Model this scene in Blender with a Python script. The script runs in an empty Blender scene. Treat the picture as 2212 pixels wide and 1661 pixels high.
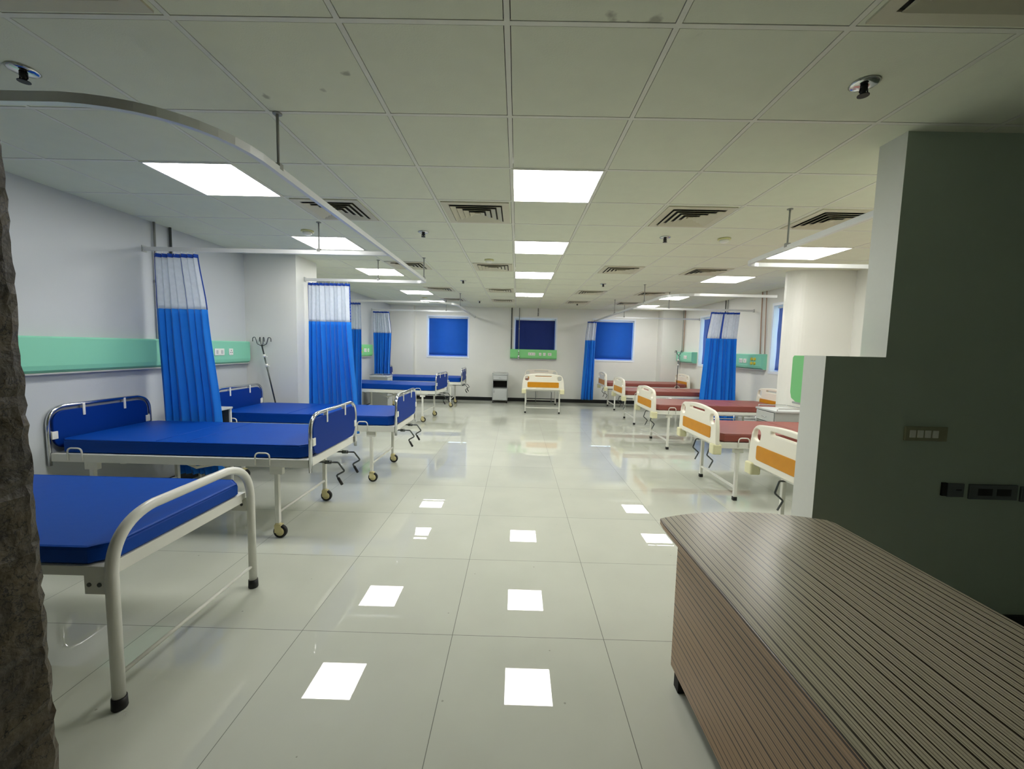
import bpy, bmesh, math, random
from mathutils import Vector, Matrix
random.seed(7)
scn = bpy.context.scene
COL = scn.collection
PI = math.pi

# ------------------------------------------------------------------ camera
CAM_H = 1.5215
def cam_matrix(p, y, r):
    Rz = Matrix(((math.cos(y), math.sin(y), 0), (-math.sin(y), math.cos(y), 0), (0, 0, 1)))
    Rx = Matrix(((1, 0, 0), (0, math.cos(p), -math.sin(p)), (0, math.sin(p), math.cos(p))))
    A = Matrix(((1, 0, 0), (0, 0, -1), (0, 1, 0)))
    Rr = Matrix(((math.cos(r), -math.sin(r), 0), (math.sin(r), math.cos(r), 0), (0, 0, 1)))
    return Rr @ A @ Rx @ Rz
Mx = cam_matrix(.0861, .0098, .0234)
cam_data = bpy.data.cameras.new('camera')
cam_data.sensor_width = 36.0
cam_data.lens = 906.49 / 2212 * 36.0
cam_data.clip_start = 0.02
cam = bpy.data.objects.new('camera', cam_data)
COL.objects.link(cam)
rx, dn, fw = Mx[0], Mx[1], Mx[2]
cam.matrix_world = Matrix(((rx[0], -dn[0], -fw[0], 0), (rx[1], -dn[1], -fw[1], 0),
                           (rx[2], -dn[2], -fw[2], CAM_H), (0, 0, 0, 1)))
scn.camera = cam

# ------------------------------------------------------------------ world and exposure
scn.view_settings.view_transform = 'Standard'
scn.view_settings.look = 'None'
scn.view_settings.gamma = 1
scn.view_settings.use_curve_mapping = False
scn.view_settings.exposure = 0.72
LIGHT = 13.0           # radiance of the ceiling panels
world = bpy.data.worlds.new('sky')
scn.world = world
world.use_nodes = True
nt = world.node_tree
nt.nodes.clear()
wo = nt.nodes.new('ShaderNodeOutputWorld')
bgn = nt.nodes.new('ShaderNodeBackground')
bgn.inputs[0].default_value = (.70, .92, 1, 1)
bgn.inputs[1].default_value = 6.0
nt.links.new(bgn.outputs[0], wo.inputs[0])

# ------------------------------------------------------------------ materials
def s2l(c):
    return tuple((x / 255 / 12.92) if x / 255 <= .04045 else ((x / 255 + .055) / 1.055) ** 2.4 for x in c) + (1,)
def mat(name, rgb, rough=.5, metal=0.0, noise=0.0, nscale=30, bump=0.0, bscale=200, spec=.5, coat=0, trans=0):
    m = bpy.data.materials.new(name)
    m.use_nodes = True
    n = m.node_tree.nodes; l = m.node_tree.links
    b = n['Principled BSDF']
    c = s2l(rgb)
    b.inputs['Base Color'].default_value = c
    b.inputs['Roughness'].default_value = rough
    b.inputs['Metallic'].default_value = metal
    b.inputs['Specular IOR Level'].default_value = spec
    b.inputs['Coat Weight'].default_value = coat
    tc = n.new('ShaderNodeTexCoord')
    if noise:
        t = n.new('ShaderNodeTexNoise'); t.inputs['Scale'].default_value = nscale
        t.inputs['Detail'].default_value = 4
        l.new(tc.outputs['Object'], t.inputs['Vector'])
        mr = n.new('ShaderNodeMapRange')
        mr.inputs['To Min'].default_value = 1 - noise; mr.inputs['To Max'].default_value = 1 + noise
        l.new(t.outputs['Fac'], mr.inputs['Value'])
        mx = n.new('ShaderNodeMix'); mx.data_type = 'RGBA'; mx.blend_type = 'MULTIPLY'
        mx.inputs[0].default_value = 1
        mx.inputs[6].default_value = c
        l.new(mr.outputs[0], mx.inputs[7])
        l.new(mx.outputs[2], b.inputs['Base Color'])
    if bump:
        t2 = n.new('ShaderNodeTexNoise'); t2.inputs['Scale'].default_value = bscale
        l.new(tc.outputs['Object'], t2.inputs['Vector'])
        bp = n.new('ShaderNodeBump'); bp.inputs['Strength'].default_value = bump
        bp.inputs['Distance'].default_value = .002
        l.new(t2.outputs['Fac'], bp.inputs['Height']); l.new(bp.outputs[0], b.inputs['Normal'])
    return m

M = {}
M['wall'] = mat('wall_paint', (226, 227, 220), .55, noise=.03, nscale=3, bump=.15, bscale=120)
M['wall_shaded'] = mat('shaded_wall_paint', (180, 194, 180), .6, noise=.06, nscale=2)  # off-white paint greyed; shade of the station side is in the colour
M['wall_left'] = mat('dimmed_left_wall_paint', (192, 197, 200), .55, noise=.03, nscale=3, bump=.15, bscale=120)  # wall paint greyed; lens darkening on this side is put into the colour
M['edge'] = mat('white_edge_paint', (214, 216, 208), .5, noise=.02)
M['tile'] = mat('ceiling_tile', (225, 228, 208), .85, noise=.04, nscale=9, bump=.3, bscale=160)
def add_stains(m, spots):
    n = m.node_tree.nodes; l = m.node_tree.links; b = n['Principled BSDF']
    src = b.inputs['Base Color'].links[0].from_socket
    tc = n.new('ShaderNodeTexCoord'); nz = n.new('ShaderNodeTexNoise'); nz.inputs['Scale'].default_value = 22
    l.new(tc.outputs['Object'], nz.inputs['Vector']); acc = None
    for x, y, rad in spots:
        d = n.new('ShaderNodeVectorMath'); d.operation = 'DISTANCE'; l.new(tc.outputs['Object'], d.inputs[0]); d.inputs[1].default_value = (x, y, 2.6635)
        a = n.new('ShaderNodeMath'); a.operation = 'MULTIPLY_ADD'; l.new(nz.outputs['Fac'], a.inputs[0]); a.inputs[1].default_value = rad * 2.4; l.new(d.outputs['Value'], a.inputs[2])
        q = n.new('ShaderNodeMapRange'); q.inputs['From Min'].default_value = rad * 1.35; q.inputs['From Max'].default_value = rad * 1.9
        q.inputs['To Min'].default_value = .5; q.inputs['To Max'].default_value = 0; l.new(a.outputs[0], q.inputs['Value'])
        if acc is None: acc = q.outputs[0]
        else:
            mm = n.new('ShaderNodeMath'); mm.operation = 'MAXIMUM'; l.new(acc, mm.inputs[0]); l.new(q.outputs[0], mm.inputs[1]); acc = mm.outputs[0]
    mx = n.new('ShaderNodeMix'); mx.data_type = 'RGBA'; l.new(acc, mx.inputs[0]); l.new(src, mx.inputs[6]); mx.inputs[7].default_value = s2l((96, 92, 76))
    l.new(mx.outputs[2], b.inputs['Base Color'])
add_stains(M['tile'], [(.305, 1.55, .035), (.45, 1.56, .05), (.36, 1.57, .015), (-.75, 1.88, .028), (-1.2, 2.05, .03), (-.9, 2.0, .03)])
M['tbar'] = mat('ceiling_bar', (226, 226, 214), .45, noise=.02)
M['dark'] = mat('dark_shade_and_feet', (34, 32, 29), .8, noise=.1)  # painted shade for gaps, vents and niches; also the dark desk feet
M['black'] = mat('black_rubber', (10, 10, 11), .5, noise=.1)
M['skirt'] = mat('black_skirting', (8, 8, 9), .3, noise=.1)
M['white_metal'] = mat('white_painted_steel', (228, 228, 218), .32, noise=.02, nscale=8)
M['grey_metal'] = mat('grey_painted_steel', (176, 180, 176), .4, noise=.03)
M['chrome'] = mat('chrome', (208, 210, 212), .12, metal=1.0, noise=.02)
M['dark_chrome'] = mat('dark_chrome', (96, 100, 100), .25, metal=.9, noise=.04)
M['alu'] = mat('aluminium_rail', (222, 224, 224), .35, metal=.35, noise=.02)
M['vinyl_blue'] = mat('blue_vinyl', (0, 66, 160), .48, noise=.05, nscale=5, bump=.25, bscale=18, spec=.16)
M['board_blue'] = mat('blue_board', (0, 50, 136), .5, noise=.04, nscale=4, spec=.15)
M['vinyl_maroon'] = mat('maroon_vinyl', (140, 72, 62), .42, noise=.1, nscale=6, bump=.5, bscale=14)
M['abs'] = mat('white_plastic', (240, 236, 220), .3, noise=.015, nscale=6)
M['abs_cream'] = mat('cream_plastic', (226, 222, 180), .35, noise=.02)
M['orange'] = mat('orange_laminate', (208, 140, 6), .4, noise=.1, nscale=12)
M['green'] = mat('green_laminate', (134, 208, 178), .4, noise=.03, nscale=3)
M['green2'] = mat('leaf_green_laminate', (134, 214, 138), .4, noise=.03, nscale=3)
M['plate'] = mat('white_switch_plastic', (236, 236, 228), .35, noise=.02)
M['plate_grey'] = mat('beige_switch_plastic', (150, 150, 124), .4, noise=.03)
M['plate_slate'] = mat('slate_socket_plastic', (92, 98, 100), .4, noise=.03)
M['yellow'] = mat('yellow_outlet', (206, 190, 60), .4, noise=.03)
M['vent'] = mat('vent_paint', (206, 202, 180), .45, noise=.03)
M['sensor'] = mat('cream_sensor', (216, 216, 160), .4, noise=.03)
M['copper'] = mat('painted_pipe', (176, 146, 126), .4, noise=.05)
M['pipe_dark'] = mat('dark_pipe', (70, 74, 72), .4, noise=.05)
M['pipe_grey'] = mat('grey_pipe', (150, 152, 146), .4, noise=.05)
M['frame'] = mat('window_frame_paint', (226, 232, 238), .35, noise=.02)
M['drawer'] = mat('locker_grey', (196, 200, 198), .4, noise=.03)
M['wheel'] = mat('caster_cream', (214, 204, 150), .4, noise=.05)

def cloth(name, rgb, tl=.35):
    m = bpy.data.materials.new(name); m.use_nodes = True
    n = m.node_tree.nodes; l = m.node_tree.links
    b = n['Principled BSDF']; out = n['Material Output']
    b.inputs['Roughness'].default_value = .75
    b.inputs['Sheen Weight'].default_value = .15
    tc = n.new('ShaderNodeTexCoord'); t = n.new('ShaderNodeTexNoise')
    t.inputs['Scale'].default_value = 8
    l.new(tc.outputs['Object'], t.inputs['Vector'])
    mr = n.new('ShaderNodeMapRange'); mr.inputs['To Min'].default_value = .93; mr.inputs['To Max'].default_value = 1.05
    l.new(t.outputs['Fac'], mr.inputs['Value'])
    mx = n.new('ShaderNodeMix'); mx.data_type = 'RGBA'; mx.blend_type = 'MULTIPLY'
    mx.inputs[0].default_value = 1; mx.inputs[6].default_value = s2l(rgb)
    l.new(mr.outputs[0], mx.inputs[7]); l.new(mx.outputs[2], b.inputs['Base Color'])
    tr = n.new('ShaderNodeBsdfTranslucent'); l.new(mx.outputs[2], tr.inputs['Color'])
    ms = n.new('ShaderNodeMixShader'); ms.inputs[0].default_value = tl
    l.new(b.outputs[0], ms.inputs[1]); l.new(tr.outputs[0], ms.inputs[2]); l.new(ms.outputs[0], out.inputs[0])
    return m
M['cloth_blue'] = cloth('blue_curtain_cloth', (0, 130, 236), .18)
M['cloth_hem'] = cloth('dark_blue_hem', (10, 72, 180), .1)
M['blind'] = cloth('blue_blind_cloth', (4, 98, 206), .12)
M['blind_unlit'] = cloth('unlit_blind_cloth', (2, 38, 120), .04)  # blind without backlight; the missing glow is put into a darker colour

def net_mat():
    m = bpy.data.materials.new('white_net'); m.use_nodes = True
    n = m.node_tree.nodes; l = m.node_tree.links
    b = n['Principled BSDF']; out = n['Material Output']
    b.inputs['Base Color'].default_value = s2l((232, 238, 246)); b.inputs['Roughness'].default_value = .8
    tl = n.new('ShaderNodeBsdfTranslucent'); tl.inputs[0].default_value = s2l((232, 238, 246))
    tr = n.new('ShaderNodeBsdfTransparent')
    a = n.new('ShaderNodeMixShader'); a.inputs[0].default_value = .4
    l.new(b.outputs[0], a.inputs[1]); l.new(tl.outputs[0], a.inputs[2])
    tc = n.new('ShaderNodeTexCoord'); t = n.new('ShaderNodeTexNoise'); t.inputs['Scale'].default_value = 25
    l.new(tc.outputs['Object'], t.inputs['Vector'])
    mr = n.new('ShaderNodeMapRange'); mr.inputs['To Min'].default_value = .08; mr.inputs['To Max'].default_value = .28
    l.new(t.outputs['Fac'], mr.inputs['Value'])
    c = n.new('ShaderNodeMixShader'); l.new(mr.outputs[0], c.inputs[0])
    l.new(a.outputs[0], c.inputs[1]); l.new(tr.outputs[0], c.inputs[2]); l.new(c.outputs[0], out.inputs[0])
    return m
M['net'] = net_mat()

def glass_mat():
    m = bpy.data.materials.new('window_glass'); m.use_nodes = True
    n = m.node_tree.nodes; l = m.node_tree.links
    n.remove(n['Principled BSDF']); out = n['Material Output']
    tr = n.new('ShaderNodeBsdfTransparent'); tr.inputs[0].default_value = (.85, .95, 1, 1)
    g = n.new('ShaderNodeBsdfGlossy'); g.inputs['Roughness'].default_value = .02
    f = n.new('ShaderNodeFresnel'); ms = n.new('ShaderNodeMixShader')
    l.new(f.outputs[0], ms.inputs[0]); l.new(tr.outputs[0], ms.inputs[1]); l.new(g.outputs[0], ms.inputs[2])
    l.new(ms.outputs[0], out.inputs[0])
    return m
M['glass'] = glass_mat()

def lamp_mat():
    m = bpy.data.materials.new('lamp_diffuser'); m.use_nodes = True
    b = m.node_tree.nodes['Principled BSDF']
    b.inputs['Base Color'].default_value = (.9, .9, .9, 1)
    b.inputs['Emission Color'].default_value = (1, .985, .95, 1)
    b.inputs['Emission Strength'].default_value = LIGHT
    return m
M['lamp'] = lamp_mat()

def floor_mat():
    m = bpy.data.materials.new('polished_floor_tile'); m.use_nodes = True
    n = m.node_tree.nodes; l = m.node_tree.links
    b = n['Principled BSDF']
    tc = n.new('ShaderNodeTexCoord'); sp = n.new('ShaderNodeSeparateXYZ')
    l.new(tc.outputs['Object'], sp.inputs[0])
    def math_(op, a, v=None, c=None):
        q = n.new('ShaderNodeMath'); q.operation = op
        if isinstance(a, (int, float)): q.inputs[0].default_value = a
        else: l.new(a, q.inputs[0])
        if v is not None:
            if isinstance(v, (int, float)): q.inputs[1].default_value = v
            else: l.new(v, q.inputs[1])
        return q.outputs[0]
    def line(o, off):
        u = math_('DIVIDE', math_('SUBTRACT', o, off), .8)
        f = math_('FRACT', u)
        d = math_('ABSOLUTE', math_('SUBTRACT', f, .5))
        return math_('GREATER_THAN', d, .5 - .0019), math_('FLOOR', u)
    lx, ix = line(sp.outputs[0], -.3052); ly, iy = line(sp.outputs[1], 2.0996)
    g = math_('MAXIMUM', lx, ly)
    cb = n.new('ShaderNodeCombineXYZ'); l.new(ix, cb.inputs[0]); l.new(iy, cb.inputs[1])
    wn = n.new('ShaderNodeTexWhiteNoise'); wn.noise_dimensions = '3D'; l.new(cb.outputs[0], wn.inputs['Vector'])
    t = n.new('ShaderNodeTexNoise'); t.inputs['Scale'].default_value = 2.2; t.inputs['Detail'].default_value = 6
    l.new(tc.outputs['Object'], t.inputs['Vector'])
    v = n.new('ShaderNodeMapRange'); v.inputs['To Min'].default_value = .90; v.inputs['To Max'].default_value = 1.08
    l.new(t.outputs['Fac'], v.inputs['Value'])
    v2 = n.new('ShaderNodeMapRange'); v2.inputs['To Min'].default_value = .97; v2.inputs['To Max'].default_value = 1.03
    l.new(wn.outputs['Value'], v2.inputs['Value'])
    vv = math_('MULTIPLY', v.outputs[0], v2.outputs[0])
    # small specks of dirt
    vo = n.new('ShaderNodeTexVoronoi'); vo.inputs['Scale'].default_value = 5.5
    l.new(tc.outputs['Object'], vo.inputs['Vector'])
    speck = math_('LESS_THAN', vo.outputs['Distance'], .028)
    mx = n.new('ShaderNodeMix'); mx.data_type = 'RGBA'; mx.blend_type = 'MULTIPLY'; mx.inputs[0].default_value = 1
    mx.inputs[6].default_value = s2l((200, 203, 190)); l.new(vv, mx.inputs[7])
    m2 = n.new('ShaderNodeMix'); m2.data_type = 'RGBA'; l.new(g, m2.inputs[0])
    l.new(mx.outputs[2], m2.inputs[6]); m2.inputs[7].default_value = s2l((84, 84, 72))
    m3 = n.new('ShaderNodeMix'); m3.data_type = 'RGBA'; l.new(math_('MULTIPLY', speck, .45), m3.inputs[0])
    l.new(m2.outputs[2], m3.inputs[6]); m3.inputs[7].default_value = s2l((90, 84, 70))
    l.new(m3.outputs[2], b.inputs['Base Color'])
    rr = math_('ADD', math_('MULTIPLY', g, .4), .006); l.new(rr, b.inputs['Roughness'])
    b.inputs['IOR'].default_value = 1.62
    return m
M['floor'] = floor_mat()

def stripe_mat(name, base, line, axis, rough):
    """zebra laminate: fine lengthwise lines along world Y, spread over one cross axis"""
    m = bpy.data.materials.new(name); m.use_nodes = True
    n = m.node_tree.nodes; l = m.node_tree.links
    b = n['Principled BSDF']; b.inputs['Roughness'].default_value = rough
    tc = n.new('ShaderNodeTexCoord')
    mp = n.new('ShaderNodeMapping'); sc = [1, 1, 1]
    sc[1] = .22
    mp.inputs['Scale'].default_value = sc
    l.new(tc.outputs['Object'], mp.inputs[0])
    sp = n.new('ShaderNodeSeparateXYZ'); l.new(tc.outputs['Object'], sp.inputs[0])
    w = n.new('ShaderNodeTexNoise'); w.inputs['Scale'].default_value = 1.2; w.inputs['Detail'].default_value = 1
    l.new(tc.outputs['Object'], w.inputs['Vector'])
    # thin dark lines from a 1-D noise and a regular rhythm
    def M_(op, a, v):
        q = n.new('ShaderNodeMath'); q.operation = op
        for i, z in enumerate((a, v)):
            if isinstance(z, (int, float)): q.inputs[i].default_value = z
            else: l.new(z, q.inputs[i])
        return q.outputs[0]
    cross = M_('ADD', sp.outputs[axis], M_('MULTIPLY', M_('SUBTRACT', w.outputs['Fac'], .5), .012))
    f = M_('FRACT', M_('MULTIPLY', cross, 1 / .0285), 0)
    nw = n.new('ShaderNodeTexNoise'); nw.noise_dimensions = '1D'; nw.inputs['Scale'].default_value = 41
    l.new(cross, nw.inputs['W'])
    thick = M_('LESS_THAN', f, M_('MULTIPLY_ADD' if False else 'MULTIPLY', nw.outputs['Fac'], .34))
    f2 = M_('FRACT', M_('MULTIPLY', cross, 1 / .0095), 0)
    thin = M_('MULTIPLY', M_('LESS_THAN', f2, .22), .5)
    ln = M_('MAXIMUM', thick, thin)
    n1 = n.new('ShaderNodeTexNoise'); n1.noise_dimensions = '1D'; n1.inputs['Scale'].default_value = 300
    l.new(cross, n1.inputs['W'])
    mr = n.new('ShaderNodeMapRange'); mr.inputs['To Min'].default_value = .65; mr.inputs['To Max'].default_value = 1.3
    l.new(n1.outputs['Fac'], mr.inputs['Value'])
    mx = n.new('ShaderNodeMix'); mx.data_type = 'RGBA'; mx.blend_type = 'MULTIPLY'; mx.inputs[0].default_value = 1
    mx.inputs[6].default_value = s2l(base); l.new(mr.outputs[0], mx.inputs[7])
    m2 = n.new('ShaderNodeMix'); m2.data_type = 'RGBA'; l.new(ln, m2.inputs[0])
    l.new(mx.outputs[2], m2.inputs[6]); m2.inputs[7].default_value = s2l(line)
    l.new(m2.outputs[2], b.inputs['Base Color'])
    return m
M['zebra_top'] = stripe_mat('zebra_laminate_lit_top', (176, 168, 146), (50, 44, 36), 0, .28)  # lighter than the side; light reflected by the top is in the colour
M['zebra_side'] = stripe_mat('zebra_laminate_side', (176, 144, 112), (60, 42, 30), 2, .4)

def stone_mat():
    m = bpy.data.materials.new('brown_stone'); m.use_nodes = True
    n = m.node_tree.nodes; l = m.node_tree.links
    b = n['Principled BSDF']; b.inputs['Roughness'].default_value = .5
    tc = n.new('ShaderNodeTexCoord')
    t = n.new('ShaderNodeTexNoise'); t.inputs['Scale'].default_value = 14; t.inputs['Detail'].default_value = 9
    t.inputs['Distortion'].default_value = .15
    l.new(tc.outputs['Object'], t.inputs['Vector'])
    cr = n.new('ShaderNodeValToRGB'); l.new(t.outputs['Fac'], cr.inputs[0])
    cr.color_ramp.elements[0].position = .3; cr.color_ramp.elements[0].color = s2l((36, 32, 24))
    cr.color_ramp.elements[1].position = .7; cr.color_ramp.elements[1].color = s2l((84, 74, 54))
    vo = n.new('ShaderNodeTexVoronoi'); vo.feature = 'DISTANCE_TO_EDGE'; vo.inputs['Scale'].default_value = 4.5
    vv = n.new('ShaderNodeVectorMath'); vv.operation = 'ADD'
    l.new(tc.outputs['Object'], vv.inputs[0]); l.new(t.outputs['Color'], vv.inputs[1])
    l.new(vv.outputs[0], vo.inputs['Vector'])
    lt = n.new('ShaderNodeMath'); lt.operation = 'LESS_THAN'; lt.inputs[1].default_value = .022
    l.new(vo.outputs[0], lt.inputs[0])
    mx = n.new('ShaderNodeMix'); mx.data_type = 'RGBA'; l.new(lt.outputs[0], mx.inputs[0])
    l.new(cr.outputs[0], mx.inputs[6]); mx.inputs[7].default_value = s2l((22, 19, 14))
    l.new(mx.outputs[2], b.inputs['Base Color'])
    bp = n.new('ShaderNodeBump'); bp.inputs['Strength'].default_value = .8; bp.inputs['Distance'].default_value = .02
    l.new(t.outputs['Fac'], bp.inputs['Height']); l.new(bp.outputs[0], b.inputs['Normal'])
    return m
M['stone'] = stone_mat()

# ------------------------------------------------------------------ mesh helpers
def fillet(pts, r, n=6):
    """round the inner corners of a polyline; r may be a list"""
    pts = [Vector(p) for p in pts]
    out = [pts[0]]
    for i in range(1, len(pts) - 1):
        rr = r[i - 1] if isinstance(r, (list, tuple)) else r
        a, b, c = pts[i - 1], pts[i], pts[i + 1]
        u = (a - b).normalized(); v = (c - b).normalized()
        ang = u.angle(v, 0)
        if rr <= 0 or ang > PI - .01:
            out.append(b); continue
        t = min(rr / math.tan(ang / 2), (a - b).length * .49, (c - b).length * .49)
        p, q = b + u * t, b + v * t
        for k in range(n + 1):
            s = k / n
            out.append((1 - s) ** 2 * p * 1.0 + 2 * (1 - s) * s * (b * .86 + (p + q) * .07) + s ** 2 * q)
    out.append(pts[-1])
    return out

class MB:
    def __init__(s): s.bm = bmesh.new(); s.smooth = False
    def box(s, x0, x1, y0, y1, z0, z1, bev=0, seg=2):
        vs = [s.bm.verts.new((x, y, z)) for x in (x0, x1) for y in (y0, y1) for z in (z0, z1)]
        fs = [s.bm.faces.new([vs[i] for i in f]) for f in
              ((0, 1, 3, 2), (4, 6, 7, 5), (0, 4, 5, 1), (2, 3, 7, 6), (0, 2, 6, 4), (1, 5, 7, 3))]
        if bev:
            es = list({e for f in fs for e in f.edges})
            bmesh.ops.bevel(s.bm, geom=es, offset=bev, segments=seg, affect='EDGES', profile=.5)
        return s
    def sweep(s, pts, sec, closed_sec=True, up=Vector((0, 0, 1)), caps=True):
        pts = [Vector(p) for p in pts]
        rings = []
        for i, p in enumerate(pts):
            d = (pts[min(i + 1, len(pts) - 1)] - pts[max(i - 1, 0)]).normalized()
            side = d.cross(up)
            if side.length < 1e-4: side = d.cross(Vector((0, 1, 0)))
            side.normalize(); u = side.cross(d).normalized()
            rings.append([s.bm.verts.new(p + side * a + u * b) for a, b in sec])
        n = len(sec)
        for i in range(len(rings) - 1):
            for k in range(n):
                s.bm.faces.new((rings[i][k], rings[i][(k + 1) % n], rings[i + 1][(k + 1) % n], rings[i + 1][k]))
        if caps:
            s.bm.faces.new(rings[0][::-1]); s.bm.faces.new(rings[-1])
        return s
    def tube(s, pts, r, n=12):
        """round tube with a parallel-transported frame"""
        pts = [Vector(p) for p in pts]
        d0 = (pts[1] - pts[0]).normalized()
        ref = Vector((0, 0, 1)) if abs(d0.z) < .9 else Vector((0, 1, 0))
        side = d0.cross(ref).normalized()
        rings = []; prev = d0
        for i, p in enumerate(pts):
            d = (pts[min(i + 1, len(pts) - 1)] - pts[max(i - 1, 0)]).normalized()
            q = prev.rotation_difference(d); side = (q @ side).normalized(); prev = d
            u = side.cross(d).normalized()
            rings.append([s.bm.verts.new(p + side * math.cos(2 * PI * k / n) * r + u * math.sin(2 * PI * k / n) * r) for k in range(n)])
        for i in range(len(rings) - 1):
            for k in range(n):
                f = s.bm.faces.new((rings[i][k], rings[i + 1][k], rings[i + 1][(k + 1) % n], rings[i][(k + 1) % n]))
                f.smooth = True
        s.bm.faces.new(rings[0]); s.bm.faces.new(rings[-1][::-1])
        return s
    def lathe(s, prof, c=(0, 0, 0), axis='Z', n=24):
        rings = []
        for r, h in prof:
            ring = []
            for k in range(n):
                a = 2 * PI * k / n
                p = (r * math.cos(a), r * math.sin(a), h)
                if axis == 'X': p = (h, r * math.cos(a), r * math.sin(a))
                if axis == 'Y': p = (r * math.cos(a), h, r * math.sin(a))
                ring.append(s.bm.verts.new((p[0] + c[0], p[1] + c[1], p[2] + c[2])))
            rings.append(ring)
        for i in range(len(rings) - 1):
            for k in range(n):
                f = s.bm.faces.new((rings[i][k], rings[i][(k + 1) % n], rings[i + 1][(k + 1) % n], rings[i + 1][k])); f.smooth = True
        s.bm.faces.new(rings[0][::-1]); s.bm.faces.new(rings[-1])
        return s
    def prism(s, poly, z0, z1):
        a = [s.bm.verts.new((x, y, z0)) for x, y in poly]; b = [s.bm.verts.new((x, y, z1)) for x, y in poly]
        n = len(poly)
        for k in range(n): s.bm.faces.new((a[k], a[(k + 1) % n], b[(k + 1) % n], b[k]))
        s.bm.faces.new(a[::-1]); s.bm.faces.new(b)
        return s
    def build(s, name, m, parent=None):
        bmesh.ops.recalc_face_normals(s.bm, faces=s.bm.faces[:])
        me = bpy.data.meshes.new(name); s.bm.to_mesh(me); s.bm.free()
        o = bpy.data.objects.new(name, me); COL.objects.link(o)
        for mm in (m if isinstance(m, list) else [m]): me.materials.append(mm)
        if parent: o.parent = parent
        return o

def plate(name, loops, depth, bev, m, parent, plane='X', at=0.0):
    """flat plate with holes from closed 2-D outlines; loops in (y,z) for plane X, (x,z) for plane Y"""
    cu = bpy.data.curves.new(name, 'CURVE'); cu.dimensions = '2D'; cu.fill_mode = 'BOTH'
    cu.extrude = max(depth / 2 - bev, .0005); cu.bevel_depth = bev; cu.bevel_resolution = 2
    cu.offset = -bev
    for lp in loops:
        sp = cu.splines.new('POLY'); sp.points.add(len(lp) - 1)
        for i, (a, b) in enumerate(lp): sp.points[i].co = (a, b, 0, 1)
        sp.use_cyclic_u = True
    tmp = bpy.data.objects.new(name + '_tmp', cu); COL.objects.link(tmp)
    dg = bpy.context.evaluated_depsgraph_get()
    me = bpy.data.meshes.new_from_object(tmp.evaluated_get(dg))
    bpy.data.objects.remove(tmp); bpy.data.curves.remove(cu)
    for v in me.vertices:
        a, b, c = v.co
        v.co = (at + c, a, b) if plane == 'X' else (a, at + c, b)
    if plane == 'Y': me.flip_normals()
    me.name = name; me.materials.clear(); me.materials.append(m)
    o = bpy.data.objects.new(name, me); COL.objects.link(o)
    if parent: o.parent = parent
    return o

def rrect(x0, x1, z0, z1, r, n=6, tilt=0):
    pts = []
    for cx, cz, a0 in ((x1 - r, z1 - r, 0), (x0 + r, z1 - r, 90), (x0 + r, z0 + r, 180), (x1 - r, z0 + r, 270)):
        for k in range(n + 1):
            a = math.radians(a0 + 90 * k / n); pts.append((cx + r * math.cos(a), cz + r * math.sin(a)))
    if tilt:
        cx, cz = (x0 + x1) / 2, (z0 + z1) / 2
        pts = [(cx + (p - cx) * math.cos(tilt) - (q - cz) * math.sin(tilt), cz + (p - cx) * math.sin(tilt) + (q - cz) * math.cos(tilt)) for p, q in pts]
    return pts

def thing(name, label, cat, loc=(0, 0, 0), rz=0, group=None):
    o = bpy.data.objects.new(name, None); COL.objects.link(o)
    o.empty_display_size = .1
    o.location = loc; o.rotation_euler = (0, 0, rz)
    o['label'] = label; o['category'] = cat
    if group: o['group'] = group
    return o
def tag(o, label, cat, group=None):
    o['label'] = label; o['category'] = cat
    if group: o['group'] = group
    return o
def struct(o):
    o['kind'] = 'structure'; return o
def kids(o): return [c for c in bpy.data.objects if c.parent == o]
def copy_tree(o, parent=None):
    c = o.copy(); COL.objects.link(c); c.parent = parent
    for ch in kids(o): copy_tree(ch, c)
    return c
def place(proto, first, loc, rz, label, group=None):
    o = proto if first else copy_tree(proto)
    o.location = loc; o.rotation_euler = (0, 0, rz); o['label'] = label
    if group: o['group'] = group
    return o

# ------------------------------------------------------------------ setting
CE = 2.6635; XL = -3.58; XR = 4.53; YF = 12.05; YB = -1.6
GX0 = -.0631; GY0 = 1.5832     # ceiling grid origin
def cx(b): return GX0 + .6 * b
def cy(a): return GY0 + .6 * a

struct(MB().box(XL - .3, XR + .4, YB - .2, YF + .3, -.15, 0).build('floor', M['floor']))

LIGHTS = [(0, 2), (0, 5), (0, 8), (0, 12), (-4, 2), (-4, 5), (-4, 8), (-4, 12), (-4, 15), (5, 2), (5, 5), (5, 8), (5, 12), (5, 15)]
VENTS = [(-3, 3), (-1, 3), (2, 3), (4, 3), (-3, 7), (-1, 7), (2, 7), (4, 7), (-3, 11), (-1, 11), (2, 11), (4, 11), (-1, 14), (2, 14), (4, 14), (-3, 14), (-3, -1), (2, -1)]
SKIP = set(LIGHTS)
cb = MB()
for b in range(-6, 8):
    for a in range(-6, 18):
        if (b, a) in SKIP: continue
        x0, x1, y0, y1 = cx(b), cx(b + 1), cy(a), cy(a + 1)
        g = .0135
        X0, X1, Y0, Y1 = max(x0 + g, XL), min(x1 - g, XR), max(y0 + g, YB), min(y1 - g, YF)
        if X1 - X0 < .02 or Y1 - Y0 < .02: continue
        cb.box(X0, X1, Y0, Y1, CE, CE + .012)
ceil = struct(cb.build('ceiling', M['tile']))
tb = MB()
for b in range(-5, 8):
    tb.box(cx(b) - .0105, cx(b) + .0105, YB, YF, CE - .001, CE + .006)
for a in range(-5, 18):
    for b in range(-6, 8):
        X0, X1 = max(cx(b) + .0105, XL), min(cx(b + 1) - .0105, XR)
        if X1 > X0: tb.box(X0, X1, cy(a) - .0105, cy(a) + .0105, CE - .001, CE + .006)
tb.build('ceiling_grid', M['tbar'], ceil)
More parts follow.
